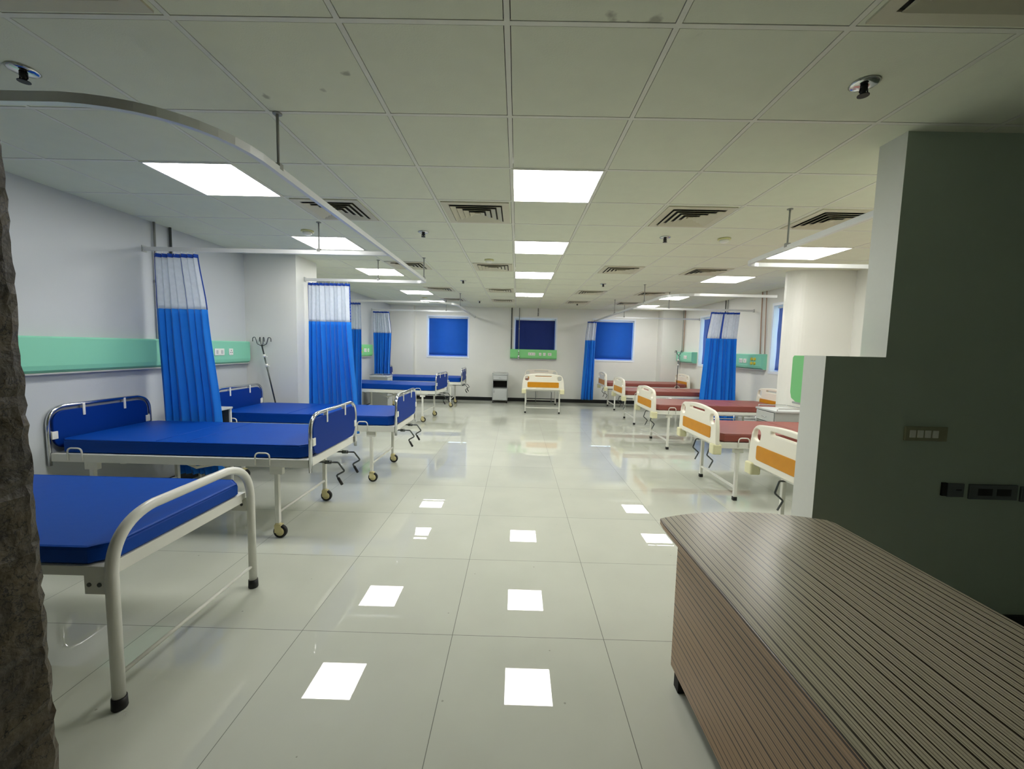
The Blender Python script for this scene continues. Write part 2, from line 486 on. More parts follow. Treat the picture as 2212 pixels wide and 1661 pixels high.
MB().box(XL - .2, XR + .3, YB - .2, YF + .2, CE + .06, CE + .2).build('ceiling_slab', M['dark'], ceil)  # dark colour paints the shadow lines seen through the tile gaps

def wall_holes(name, axis, pos, out, u0, u1, z0, z1, holes, m):
    """wall slab with rectangular openings; inner face at pos, extends outwards by out"""
    us = sorted({u0, u1, *[h[0] for h in holes], *[h[1] for h in holes]})
    zs = sorted({z0, z1, *[h[2] for h in holes], *[h[3] for h in holes]})
    w = MB()
    a, b = sorted((pos, pos + out))
    for i in range(len(us) - 1):
        for j in range(len(zs) - 1):
            uc, zc = (us[i] + us[i + 1]) / 2, (zs[j] + zs[j + 1]) / 2
            if any(h[0] < uc < h[1] and h[2] < zc < h[3] for h in holes): continue
            if axis == 'Y': w.box(us[i], us[i + 1], a, b, zs[j], zs[j + 1])
            else: w.box(a, b, us[i], us[i + 1], zs[j], zs[j + 1])
    bmesh.ops.remove_doubles(w.bm, verts=w.bm.verts[:], dist=1e-5)
    # drop the doubled inner faces
    seen = {}
    for f in w.bm.faces:
        seen.setdefault(tuple(sorted(v.index for v in f.verts)), []).append(f)
    return struct(w.build(name, m))
WZ0, WZ1 = 1.25, 2.375
WF = [(-2.55, -1.41), (-.07, 1.09), (2.17, 3.31)]
WR = [(9.38, 10.50), (6.44, 7.55)]
wall_holes('wall_far', 'Y', YF, .25, XL - .3, XR + .3, 0, CE + .06, [(a, b, WZ0, WZ1) for a, b in WF], M['wall'])
wall_holes('wall_right', 'X', XR, .25, YB - .2, YF, 0, CE + .06, [(a, b, WZ0 - .03, WZ1) for a, b in WR], M['wall'])
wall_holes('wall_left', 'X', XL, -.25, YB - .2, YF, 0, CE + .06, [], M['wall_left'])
wall_holes('wall_back', 'Y', YB, -.2, XL, XR, 0, CE + .06, [], M['wall_shaded'])
# square piers that stand out from the walls
p = struct(MB().box(XL, -2.90, 5.53, 6.10, 0, CE + .01).build('wall_left_pier', M['wall']))
p = struct(MB().box(XL, -2.92, 11.85, YF, 0, CE + .01).build('wall_left_far_pier', M['wall']))
p = struct(MB().box(3.99, XR, 11.66, YF, 0, CE + .01).build('wall_right_far_pier', M['wall']))
def arcpts(x, y, r, a0, a1, n):
    return [(x + r * math.cos(math.radians(a0 + (a1 - a0) * k / n)), y + r * math.sin(math.radians(a0 + (a1 - a0) * k / n))) for k in range(n + 1)]
pp = [(XR, 6.02), (3.80, 6.02), (3.70, 5.97)] + arcpts(3.90, 5.98, .20, 182, 270, 8) + [(XR, 5.78)]
p = struct(MB().prism(pp, 0, CE + .01).build('wall_right_pier', M['wall']))
for f in p.data.polygons: f.use_smooth = False
# partition between the nurses' corner and the ward, stepped down at its free end
prt = MB()
prt.box(1.955, XR, 2.25, 2.42, 1.52, CE + .01)
prt.box(1.640, XR, 2.25, 2.42, 0, 1.52)
o = struct(prt.build('wall_partition', [M['wall_shaded'], M['edge']]))
for f in o.data.polygons:
    if abs(f.normal.y + 1) > .1: f.material_index = 1  # only the front face keeps the colour with shade in it
# black skirting
struct(MB().box(-2.92, 3.99, YF - .015, YF, 0, .10).build('baseboard_far', M['skirt']))
struct(MB().box(XL, XL + .015, 2, 5.53, 0, .10).box(XL, XL + .015, 6.1, 11.85, 0, .10).build('baseboard_left', M['skirt']))
struct(MB().box(XR - .015, XR, 2.42, 5.78, 0, .10).box(XR - .015, XR, 6.02, 11.66, 0, .10).build('baseboard_right', M['skirt']))
struct(MB().box(1.64, XR, 2.235, 2.25, 0, .11).build('baseboard_partition', M['skirt']))
# rough stone-clad door jamb on the left edge of the view
sb = MB()
segs = 110
ring_prev = None
for k in range(segs + 1):
    z = (CE + .0) * k / segs
    j = lambda: random.uniform(-.005, .005) - .0163 * (z - .5)
    ring = [sb.bm.verts.new(q) for q in ((-1.9, .62, z), (-1.19 + j(), .62, z), (-1.184 + j(), .80, z), (-1.180 + j(), .90, z), (-1.172 + j(), .985 + j() * .3, z), (-1.178 + j(), 1.0, z), (-1.9, 1.0, z))]
    if ring_prev:
        for i in range(7): sb.bm.faces.new((ring_prev[i], ring_prev[(i + 1) % 7], ring[(i + 1) % 7], ring[i]))
    else: sb.bm.faces.new(ring[::-1])
    ring_prev = ring
sb.bm.faces.new(ring_prev)
struct(sb.build('door_1', M['stone']))

# windows: frame, pane; the blinds hang in front of them
def window(idx, axis, u0, u1, z0, z1, unlit=False, label=''):
    ax = (lambda u0_, u1_, d0, d1, a, b, w, bev=0: w.box(u0_, u1_, YF + d0, YF + d1, a, b, bev)) if axis == 'Y' else \
         (lambda u0_, u1_, d0, d1, a, b, w, bev=0: w.box(XR + d0, XR + d1, u0_, u1_, a, b, bev))
    w = MB(); t = .035
    for q in ((u0, u0 + t, z0, z1), (u1 - t, u1, z0, z1), (u0 + t, u1 - t, z0, z0 + t), (u0 + t, u1 - t, z1 - t, z1), ((u0 + u1) / 2 - .02, (u0 + u1) / 2 + .02, z0 + t, z1 - t)):
        ax(q[0], q[1], .14, .19, q[2], q[3], w)
    f = struct(w.build('window_%d' % idx, M['frame']))
    g = MB(); ax(u0 + t, u1 - t, .16, .166, z0 + t, z1 - t, g); g.build('pane', M['glass'], f)
    # painted surround of the opening
    s = MB(); t2 = .045
    for q in ((u0 - t2, u0, z0 - t2, z1 + t2), (u1, u1 + t2, z0 - t2, z1 + t2), (u0, u1, z0 - t2, z0), (u0, u1, z1, z1 + t2)):
        ax(q[0], q[1], -.012, 0, q[2], q[3], s)
    s.build('window_surround', M['frame'], f)
    # blind
    gap = .022 if axis == 'Y' else .045
    d = .06
    c = ((u0 + u1) / 2, YF + d, z1) if axis == 'Y' else (XR + d, (u0 + u1) / 2, z1)
    r = thing('roller_blind', label, 'blind', c)
    hw = (u1 - u0) / 2 - gap
    bm_ = MB(); n = 10
    vs = []
    for k in range(n + 1):
        z = -.05 - (z1 - z0 - .09) * k / n
        off = .004 * math.sin(k * 1.1)
        row = [(-hw, off, z), (0, off + .003, z), (hw, off, z)]
        if axis == 'X': row = [(q[1], q[0], q[2]) for q in row]
        vs.append([bm_.bm.verts.new(q) for q in row])
    for k in range(n):
        for i in range(2): bm_.bm.faces.new((vs[k][i], vs[k][i + 1], vs[k + 1][i + 1], vs[k + 1][i]))
    sh = bm_.build('blind_cloth', M['blind_unlit' if unlit else 'blind'], r)
    sd = sh.modifiers.new('s', 'SOLIDIFY'); sd.thickness = .002
    for fce in sh.data.polygons: fce.use_smooth = True
    rl = MB()
    rl.lathe([(.02, -hw - .01), (.02, hw + .01)], (0, 0, -.03), 'X' if axis == 'Y' else 'Y', 12); rl.build('roller_tube', M['frame'], r)
    br = MB()
    if axis == 'Y': br.box(-hw, hw, -.008, .008, -(z1 - z0) + .025, -(z1 - z0) + .045)
    else: br.box(-.008, .008, -hw, hw, -(z1 - z0) + .025, -(z1 - z0) + .045)
    br.build('bottom_bar', M['cloth_hem'], r)
    ch = MB()
    if axis == 'Y': ch.tube([(hw + .018, -.02, -.03), (hw + .02, -.02, -(z1 - z0) + .08)], .0035, 6)
    else: ch.tube([(-.02, -hw - .02, -.03), (-.02, -hw - .02, -(z1 - z0) + .08)], .0035, 6)
    ch.build('pull_chain', M['pipe_grey'], r)
window(1, 'Y', *WF[0], WZ0, WZ1, False, 'bright blue roller blind in the far wall window, left of the three')
window(2, 'Y', *WF[1], WZ0, WZ1, True, 'darkened navy roller blind in the far wall window above the green panel')
window(3, 'Y', *WF[2], WZ0, WZ1, False, 'blue roller blind in the far wall window beside the narrow curtain')
window(4, 'X', *WR[0], WZ0 - .03, WZ1, False, 'blue roller blind on right wall, half hidden behind the blue curtain')
window(5, 'X', *WR[1], WZ0 - .03, WZ1, False, 'blue roller blind on right wall, half hidden by the round-edged pier')

# ------------------------------------------------------------------ ceiling lights
lt = thing('ceiling_light', '', 'light')
f = MB(); o_, i_ = .300, .286
for q in ((-o_, o_, -o_, -i_), (-o_, o_, i_, o_), (-o_, -i_, -i_, i_), (i_, o_, -i_, i_)): f.box(*q, -.004, .03)
f.build('frame', M['tbar'], lt)
MB().box(-i_, i_, -i_, i_, 0, .012).build('diffuser', M['lamp'], lt)
lname = {0: 'middle row', -4: 'left row', 5: 'right row'}
order = ['nearest', 'second nearest', 'third from the front', 'fourth from the front', 'farthest']
cnt = {}
for i, (b, a) in enumerate(LIGHTS):
    k = cnt.get(b, 0); cnt[b] = k + 1
    od = order[k] if not (b == 0 and k == 3) else 'farthest'
    lb = 'square glowing ceiling light panel, %s of the %s over the ward' % (od, lname[b])
    if b == 5:
        od = ['hidden one behind the partition', 'nearest in view', 'second in view', 'third in view', 'farthest'][k]
        lb = 'square glowing ceiling light panel of the right row, %s' % od
    place(lt, i == 0, (cx(b) + .3, cy(a) + .3, CE), 0, lb, 'square ceiling light panels')

# ------------------------------------------------------------------ air vents
vt = thing('ceiling_vent', '', 'vent')
f = MB(); o_, i_ = .27, .215
for q in ((-o_, o_, -o_, -i_), (-o_, o_, i_, o_), (-o_, -i_, -i_, i_), (i_, o_, -i_, i_)): f.box(*q, -.008, 0)
f.build('frame', M['vent'], vt)
MB().box(-i_, i_, -i_, i_, -.0015, 0).build('throat_shade', M['dark'], vt)  # flat dark sheet, shade behind the louvers painted as colour
for k in range(4):
    R0 = .205 - .048 * k; R1 = R0 - .038
    lv = MB()
    zt, zb = -.003, -.019 
    ring = lambda r, z: [lv.bm.verts.new(q) for q in ((-r, -r, z), (r, -r, z), (r, r, z), (-r, r, z))]
    A = ring(R0, zb); Bq = ring(R1, zt); C2 = ring(R0, zb + .003); D2 = ring(R1, zt + .002)
    for i in range(4):
        j = (i + 1) % 4
        lv.bm.faces.new((A[i], A[j], Bq[j], Bq[i])); lv.bm.faces.new((C2[i], C2[j], D2[j], D2[i]))
        lv.bm.faces.new((A[i], A[j], C2[j], C2[i])); lv.bm.faces.new((Bq[i], Bq[j], D2[j], D2[i]))
    lv.build('louver', M['vent'], vt)
MB().box(-.02, .02, -.02, .02, -.012, -.002).build('louver', M['vent'], vt)
vrow = {3: 'in the nearest full row of vents', 7: 'in the second full row of vents', 11: 'in the third row of vents', 14: 'in the farthest row of vents', -1: 'at the top edge of the view'}
vcol = {-3: 'leftmost', -1: 'second from left', 2: 'third from left', 4: 'rightmost'}
for i, (b, a) in enumerate(VENTS):
    lb = 'square louvred ceiling vent, %s %s' % (vcol[b], vrow[a])
    if a == -1: lb = 'square louvred ceiling vent cut by the top edge, %s corner' % ('left' if b < 0 else 'right')
    place(vt, i == 0, (cx(b) + .3, cy(a) + .3, CE), 0, lb, 'square ceiling vents')

# ------------------------------------------------------------------ sprinklers, smoke detectors
sp_ = thing('sprinkler', '', 'sprinkler')
MB().lathe([(.012, 0), (.052, -.001), (.055, -.004), (.046, -.010), (.018, -.014)], n=24).build('rosette', M['chrome'], sp_)
b_ = MB(); b_.lathe([(.014, -.012), (.014, -.03), (.009, -.034), (.009, -.045), (.022, -.048), (.022, -.051)], n=14)
b_.tube([(-.014, 0, -.02), (-.017, 0, -.036), (-.004, 0, -.049)], .003, 6); b_.tube([(.014, 0, -.02), (.017, 0, -.036), (.004, 0, -.049)], .003, 6)
b_.build('spray_head', M['black'], sp_)
SPR = [(-2.146, 1.884, 'dark ceiling sprinkler near the top left, above the curved curtain track'), (1.43, 1.88, 'ceiling sprinkler with shiny rosette near the top right above the partition'),
       (-.966, 4.31, 'dark ceiling sprinkler left of the middle light row, beside the left curtain track'), (1.453, 4.32, 'dark ceiling sprinkler right of the middle lights, in front of the round detector'),
       (-.953, 7.33, 'small dark ceiling sprinkler left of the middle lights, halfway down the ward'), (1.457, 7.36, 'small dark ceiling sprinkler right of the middle lights, halfway down the ward'),
       (-.948, 10.46, 'tiny dark ceiling sprinkler left of the middle, near the far wall'), (1.458, 10.49, 'tiny dark ceiling sprinkler right of the middle, near the far wall')]
for i, (x, y, lb) in enumerate(SPR): place(sp_, i == 0, (x, y, CE), 0, lb, 'ceiling sprinklers')
sd_ = thing('smoke_detector', '', 'smoke detector')
MB().lathe([(.06, 0), (.062, -.012), (.055, -.016)], n=24).build('base', M['sensor'], sd_)
MB().lathe([(.045, -.016), (.042, -.032), (.028, -.042), (.012, -.044)], n=24).build('sensor_head', M['plate'], sd_)
SMK = [(-2.16, 4.36, 'round cream smoke detector on ceiling just before the second left light'), (-.39, 5.58, 'round cream smoke detector on ceiling in front of a vent, left of middle lights'),
       (2.045, 4.33, 'round cream smoke detector on ceiling at right, beyond the near vents'), (-2.2, 10.0, 'small pale smoke detector between the two farthest left lights')]
for i, (x, y, lb) in enumerate(SMK): place(sd_, i == 0, (x, y, CE), 0, lb, 'ceiling smoke detectors')

# ------------------------------------------------------------------ curtain tracks
RS = [(-.013, -.018), (.013, -.018), (.013, .018), (-.013, .018)]
def track(label, paths, rods, z, ends=()):
    x0, y0 = paths[0][0][0][0], paths[0][0][0][1]
    t = thing('curtain_track', label, 'curtain track', (x0, y0, z), 0, 'ceiling hung curtain tracks')
    for i, (pts, r) in enumerate(paths):
        q = fillet([(x - x0, y - y0, 0) for x, y in pts], r, 10)
        MB().sweep(q, RS).build('rail' if i == 0 else 'cross_rail', M['alu'], t)
    for (x, y) in rods:
        w = MB(); w.tube([(x - x0, y - y0, .012), (x - x0, y - y0, CE - z)], .007, 8)
        w.box(x - x0 - .016, x - x0 + .016, y - y0 - .016, y - y0 + .016, .005, .035)
        w.lathe([(.022, CE - z - .006), (.022, CE - z)], (x - x0, y - y0, 0), n=12)
        w.build('hanger_rod', M['pipe_grey'], t)
    for (x, y, ax) in ends:
        w = MB(); dx, dy = x - x0, y - y0
        if ax == 'X': w.box(dx - .004, dx + .004, dy - .025, dy + .025, -.03, .03)
        else: w.box(dx - .025, dx + .025, dy - .004, dy + .004, -.03, .03)
        w.build('wall_bracket', M['grey_metal'], t)
track('white curtain track looping from the left wall around the near beds to the pier',
      [([(XL, 1.585), (-1.22, 1.585), (-1.235, 5.76), (-2.90, 5.76)], [.45, .14])],
      [(-1.225, 2.19), (-1.234, 5.55), (-1.9, 5.76)], 2.385, [(XL + .004, 1.585, 'X'), (-2.896, 5.76, 'X')])
track('straight white curtain rail running from the left wall over the second bed',
      [([(XL, 4.055), (-1.246, 4.055)], 0)], [(-1.90, 4.055)], 2.385, [(XL + .004, 4.055, 'X')])
track('white curtain track in front of the far left windows, beyond the pier',
      [([(XL, 8.33), (-1.25, 8.33), (-1.22, YF)], [.5]), ], [(-1.24, 9.1)], 2.385, [(XL + .004, 8.33, 'X'), (-1.22, YF - .004, 'Y')])
track('short straight curtain rail at the far left, just before the far wall window',
      [([(XL, 10.35), (-1.248, 10.35)], 0)], [(-1.75, 10.35)], 2.385, [(XL + .004, 10.35, 'X')])
track('white curtain track with tight corner at right, running behind the partition',
      [([(2.09, 2.42), (2.14, 4.10), (XR, 4.05)], [.13])], [(2.12, 3.43)], 2.365, [(XR - .004, 4.05, 'X')])
track('white curtain track with curved corner from the round-edged pier to the far wall',
      [([(3.69, 6.12), (2.17, 6.12), (2.19, YF)], [.42])], [(2.17, 7.35), (2.18, 9.6)], 2.345, [(2.19, YF - .004, 'Y')])
track('straight curtain rail over the right beds carrying the wide blue curtain',
      [([(XR, 8.2), (2.20, 8.2)], 0)], [(2.9, 8.2)], 2.345, [(XR - .004, 8.2, 'X')])
track('straight curtain rail at the far right in front of the far wall',
      [([(XR, 10.6), (2.21, 10.6)], 0)], [(2.65, 10.6)], 2.345, [(XR - .004, 10.6, 'X')])

# ------------------------------------------------------------------ curtains
def curtain(label, rows, y, folds, amp, seed, strip=(), zmid=1.825, hooks=True):
    """rows: (z, xa, xb) from top to bottom"""
    rnd = random.Random(seed)
    xc = (rows[0][1] + rows[0][2]) / 2; ztop = rows[0][0]; zbot = rows[-1][0]
    t = thing('privacy_curtain', label, 'curtain', (xc, y, zbot), 0, 'blue privacy curtains with white net tops')
    ph = rnd.uniform(0, 6); k2 = rnd.uniform(.35, .6)
    def xr(z):
        for (za, a0, a1), (zb, b0, b1) in zip(rows, rows[1:]):
            if zb <= z <= za:
                s = (za - z) / (za - zb); s = s * s * (3 - 2 * s) * .5 + s * .5
                return a0 + (b0 - a0) * s, a1 + (b1 - a1) * s
        return rows[-1][1], rows[-1][2]
    def pt(u, z):
        a, b = xr(z); v = (ztop - z) / (ztop - zbot)
        A = amp * (.75 + .6 * v)
        fr = 2 * PI * folds
        w = u + .018 * math.sin(2 * PI * u * 1.7 + 3 * v + seed) + .012 * math.sin(2 * PI * u * folds * .5 + seed)
        off = A * (math.sin(fr * w + ph + .5 * v) + .35 * math.sin(fr * k2 * w + seed + 1.3 * v))
        xo = .25 * A * math.sin(2 * (fr * w + ph)) * min(1, 6 * min(u, 1 - u))
        return (a + (b - a) * u + xo - xc, off, z - zbot)
    nu = int(folds * 12)
    def sheet(name, u0, u1, z1, z0, nz, m):
        w = MB(); g = []
        cu = max(2, int(nu * (u1 - u0)))
        for j in range(nz + 1):
            z = z1 + (z0 - z1) * j / nz
            g.append([w.bm.verts.new(pt(u0 + (u1 - u0) * i / cu, z)) for i in range(cu + 1)])
        for j in range(nz):
            for i in range(cu):
                f = w.bm.faces.new((g[j][i], g[j][i + 1], g[j + 1][i + 1], g[j + 1][i])); f.smooth = True
        o = w.build(name, m, t)
        md = o.modifiers.new('thick', 'SOLIDIFY'); md.thickness = .0016; md.offset = 0
        return o
    sheet('drape', 0, 1, zmid, zbot, 30, M['cloth_blue'])
    sheet('header_band', 0, 1, ztop, ztop - .035, 2, M['cloth_hem'])
    st = sorted([(0, .022)] + [(s - .012, s + .012) for s in strip] + [(.978, 1)])
    for i, (a, b) in enumerate(st):
        sheet('side_hem', a, b, ztop - .035, zmid, 12, M['cloth_hem'])
        if i + 1 < len(st): sheet('net_panel', b, st[i + 1][0], ztop - .035, zmid, 12, M['net'])
    if hooks:
        n = max(5, int(folds * 1.0))
        for i in range(n):
            u = (i + .5) / n; q = pt(u, ztop)
            w = MB(); w.tube([(q[0], q[1], q[2] - .012), (q[0], q[1] * .5, q[2] + .006), (q[0], 0, q[2] + .02)], .0022, 6)
            w.build('hook', M['plate'], t)
curtain('large blue curtain with net top hanging behind the second bed on the left', [(2.345, -3.50, -3.07), (1.825, -3.50, -3.00), (.74, -3.47, -2.90), (.2, -3.34, -2.90)], 4.060, 7, .018, 3, (.62,))
curtain('bright blue net-topped curtain hanging against the left pier', [(2.345, -2.865, -2.29), (1.825, -2.865, -2.28), (.28, -2.865, -2.18)], 5.76, 10, .028, 11, (.985,))
curtain('narrow blue net-topped curtain just behind the one at the left pier', [(2.345, -3.36, -3.09), (1.825, -3.36, -3.08), (.3, -3.36, -3.09)], 8.33, 5, .03, 5)
curtain('gathered blue curtain with net top hanging before the far left corner', [(2.345, -3.55, -3.16), (1.825, -3.55, -3.10), (.8, -3.53, -3.14)], 10.35, 8, .03, 8)
curtain('wide blue net-topped curtain on the right, flaring towards its hem', [(2.305, 3.72, 4.27), (1.80, 3.66, 4.25), (.6, 3.60, 4.31), (.2, 3.56, 4.33)], 8.2, 9, .028, 21, (.45,), 1.80)
curtain('slim blue curtain hanging straight beside the far right window', [(2.305, 1.94, 2.19), (1.79, 1.89, 2.17), (.13, 1.83, 2.17)], 11.72, 4, .03, 14, (), 1.79)

# ------------------------------------------------------------------ blue ward bed
def caster(parent, x, y, rot=0):
    w = MB(); w.lathe([(.016, .13), (.016, .115), (.024, .112), (.024, .105)], (x, y, 0), n=12)
    for s in (-1, 1):
        w.prism([(x - .02, y + s * .02), (x + .03, y + s * .02), (x + .03, y + s * .024), (x - .02, y + s * .024)], .045, .108)
    w.box(x - .02, x + .03, y - .024, y + .024, .1, .108)
    fk = w.build('caster', M['wheel'], parent)
    w = MB(); w.lathe([(.030, -.014), (.050, -.014), (.052, 0), (.050, .014), (.030, .014)], (x + .016, y, .052), 'Y', 20)
    w.build('wheel', M['black'], fk)
    w = MB(); w.lathe([(.012, -.018), (.034, -.0155), (.034, .0155), (.012, .018)], (x + .016, y, .052), 'Y', 16)
    w.build('hub', M['wheel'], fk)
def caster_leg(t, x, y, ztop, with_caster=True):
    w = MB(); w.box(x - .016, x + .016, y - .016, y + .016, .12 if with_caster else .02, ztop, .003)
    w.box(x - .05, x + .05, y - .018, y + .018, ztop - .07, ztop, .003)
    for dx in (-.03, .03): w.lathe([(.006, -.021), (.006, .021)], (x + dx, y, ztop - .035), 'Y', 8)
    lg = w.build('leg', M['white_metal'], t)
    if with_caster: caster(lg, x, y)
    else: MB().box(x - .02, x + .02, y - .02, y + .02, 0, .04, .004).build('rubber_foot', M['black'], lg)
    return lg
def mattress(t, x0, x1, w, z0, z1, m, seams=(), chamfer=.05):
    """padded slab with soft corners and stitched fold seams"""
    b = MB()
    hw = w / 2
    c = chamfer
    def outline(ins, z):
        X0, X1, H = x0 + ins, x1 - ins, hw - ins
        xs = [X0 + c, *[s for s in seams], X1 - c]
        top = [(x, H) for x in xs]
        return [(X0, -H + c), (X0, H - c)] + top + [(X1, H - c), (X1, -H + c)] + [(x, -H) for x in xs[::-1]]
    levels = [(.012, z0), (0, z0 + .012), (0, z1 - .014), (.005, z1 - .004), (.014, z1)]
    rings = [[b.bm.verts.new((x, y, z)) for x, y in outline(i, z)] for i, z in levels]
    n = len(rings[0])
    for a, bb in zip(rings, rings[1:]):
        for k in range(n): b.bm.faces.new((a[k], a[(k + 1) % n], bb[(k + 1) % n], bb[k]))
    b.bm.faces.new(rings[0][::-1]); b.bm.faces.new(rings[-1])
    o = b.build('mattress', m, t)
    pc = MB()
    pc.tube([(x, y, z1 - .004) for x, y in outline(.004, 0)] + [(outline(.004, 0)[0][0], outline(.004, 0)[0][1], z1 - .004)], .0035, 6)
    for s in seams: pc.tube([(s, -hw + .02, z1), (s, hw - .02, z1)], .003, 6)
    pc.build('piping', m, o)
    return o
def crank(t, L, y):
    w = MB()
    pts = fillet([(L - .25, y, .535), (L + .09, y, .535), (L + .14, y + .01, .46), (L + .07, y + .01, .42), (L + .12, y + .01, .34)], .012, 3)
    w.tube(pts, .0075, 8)
    w.lathe([(.016, L - .02), (.016, L + .03)], (0, y, .535), 'X', 10)
    c = w.build('crank', M['dark_chrome'], t)
    MB().tube([(L + .085, y + .01, .40), (L + .118, y + .01, .342)], .012, 8).build('grip', M['black'], c)
def side_bracket(t, x, y, z, m='white_metal'):
    MB().tube(fillet([(x - .055, y, z - .05), (x - .055, y, z + .045), (x + .055, y, z + .045), (x + .055, y, z - .05)], .03, 5), .006, 8).build('side_loop', M[m], t)
def end_board_blue(t, name, x, w, z0, z1, face):
    hy = w / 2
    brd = plate(name, [rrect(-hy + .03, hy - .03, z0 + .07, z1 - .035, .09)], .02, .004, M['board_blue'], t, 'X', x)
    MB().tube(fillet([(x, -hy, z0 - .05), (x, -hy, z1), (x, hy, z1), (x, hy, z0 - .05)], .13, 9), .0145, 12).build('chrome_tube', M['chrome'], brd)
    for (y, z) in ((-.18, z1 - .03), (.18, z1 - .03)):
        MB().box(x - .016, x + .016, y - .010, y + .010, z - .065, z + .034, .003).build('clip', M['plate'], brd)
    for s in (-1, 1):
        MB().box(x - .017, x + .017, s * (hy - .035) - .022, s * (hy - .035) + .022, z0 + .15, z0 + .21, .003).build('clip', M['plate'], brd)
    return brd
def blue_bed(L=1.98, W=.90):
    t = thing('ward_bed', '', 'bed', group='blue ward beds on the left')
    w = MB(); h = W / 2
    w.box(0, L, -h, -h + .035, .575, .638, .003); w.box(0, L, h - .035, h, .575, .638, .003)
    w.box(0, .035, -h + .035, h - .035, .575, .638); w.box(L - .035, L, -h + .035, h - .035, .575, .638)
    w.box(.035, L - .035, -h + .035, h - .035, .618, .636)
    w.box(.5, .54, -h + .035, h - .035, .56, .618); w.box(1.3, 1.34, -h + .035, h - .035, .56, .618)
    w.tube([(.6, -.1, .55), (.85, -.1, .45), (1.25, -.1, .535)], .012, 8); w.tube([(.6, .1, .55), (.95, .1, .47), (1.25, .1, .535)], .012, 8)
    w.build('bed_frame', M['white_metal'], t)
    mattress(t, .03, L - .03, W - .05, .640, .745, M['vinyl_blue'], (.78, 1.02), .05)
    end_board_blue(t, 'headboard', .02 - .035, W - .01, .59, .99, 1)
    end_board_blue(t, 'footboard', L + .015, W - .01, .59, .98, 1)
    for x in (.27, L - .27):
        for y in (-.40, .40): caster_leg(t, x, y, .60 - .02)
        MB().tube([(x, -.385, .20), (x, .385, .20)], .011, 10).build('stretcher', M['white_metal'], t)
    for y in (-.13, .22): crank(t, L, y)
    for x in (.27, L - .27):
        for s in (-1, 1): side_bracket(t, x - .08, s * (h + .004), .64)
    return t
bb = blue_bed()
BL = [(-3.545, 3.56, 0, 'blue ward bed with chrome-rimmed boards beside the large left curtain'),
      (-3.30, 4.97, 0, 'second blue ward bed on the left, standing in front of the pier'),
      (-3.53, 8.89, math.radians(-5.5), 'blue ward bed beyond the left pier, third with chrome end boards'),
      (-3.37, 10.95, 0, 'farthest blue ward bed on the left, next to the far wall')]
for i, (x, y, r, lb) in enumerate(BL): place(bb, i == 0, (x, y, 0), r, lb)

# ------------------------------------------------------------------ plain bed with white hoop ends, nearest on the left
t = thing('hoop_end_bed', 'plain blue bed with white tubular hoop end, nearest on the left', 'bed', (-3.52, 2.042, 0), 0, None)
L = 1.91; h = .4425
w = MB()
w.box(.02, L - .03, -h, -h + .035, .567, .607, .003); w.box(.02, L - .03, h - .035, h, .567, .607, .003)
w.box(.02, .055, -h + .035, h - .035, .55, .607); w.box(L - .065, L - .03, -h + .035, h - .035, .55, .607, .002)
w.box(.055, L - .065, -h + .035, h - .035, .595, .606)
w.build('bed_frame', M['white_metal'], t)
mattress(t, .03, L - .028, .878, .609, .685, M['vinyl_blue'], (), .07)
for x, nm, zt in ((L, 'foot_hoop', .795), (-.0, 'head_hoop', .95)):
    w = MB(); w.tube(fillet([(x, -h + .0, .03), (x, -h, zt), (x, h, zt), (x, h, .03)], .21, 14), .0225, 16)
    hp = w.build(nm, M['white_metal'], t)
    MB().tube([(x, -h + .015, .14), (x, h - .015, .14)], .0095, 10).build('stretcher', M['white_metal'], hp)
    for s in (-1, 1):
        MB().lathe([(.026, 0), (.028, .006), (.0265, .05)], (x, s * h, 0), n=18).build('rubber_cap', M['black'], hp)
for x in (L - .115, .02):
    for s in (-1, 1):
        bk = MB().box(x, x + .09, s * (h - .004) - .003, s * (h - .004) + .003, .49, .575).build('bracket', M['white_metal'], t)
        for dx in (.02, .062): MB().lathe([(.009, -.006), (.009, .006)], (x + dx, s * (h - .004), .53), 'Y', 10).build('bolt', M['pipe_dark'], bk)

# ------------------------------------------------------------------ beds with moulded white end boards
def abs_board(t, name, x, face):
    Wb, Wt = .485, .42
    def half():
        pts = [(Wb, .545), (Wb, .60), (.475, .74), (.465, .80)]
        for k in range(9):
            a = math.radians(90 * k / 8)
            pts.append((.335 + .125 * math.cos(a), .81 + .125 * math.sin(a)))
        pts += [(.22, .948), (.11, .957), (0, .960)]
        return pts
    r = half(); l = [(-a, b) for a, b in r[::-1][1:]]
    bottom = [(-.40, .545), (-.385, .585), (.385, .585), (.40, .545)]
    holes = [rrect(-.19, .19, .885, .912, .012), rrect(.325, .425, .795, .895, .035, tilt=.12), rrect(-.425, -.325, .795, .895, .035, tilt=-.12)]
    b = plate(name, [r + l + bottom] + holes, .042, .010, M['abs'], t, 'X', x)
    plate('orange_panel', [rrect(-.36, .36, .640, .762, .02)], .012, .002, M['orange'], b, 'X', x + face * .0205)
    plate('orange_panel', [rrect(-.36, .36, .640, .762, .02)], .012, .002, M['orange'], b, 'X', x - face * .0205)
    for s in (-1, 1):
        MB().box(x - .045, x + .045, s * .44 - .05, s * .44 + .05, .495, .60, .014, 3).build('corner_bumper', M['abs_cream'], b)
    return b
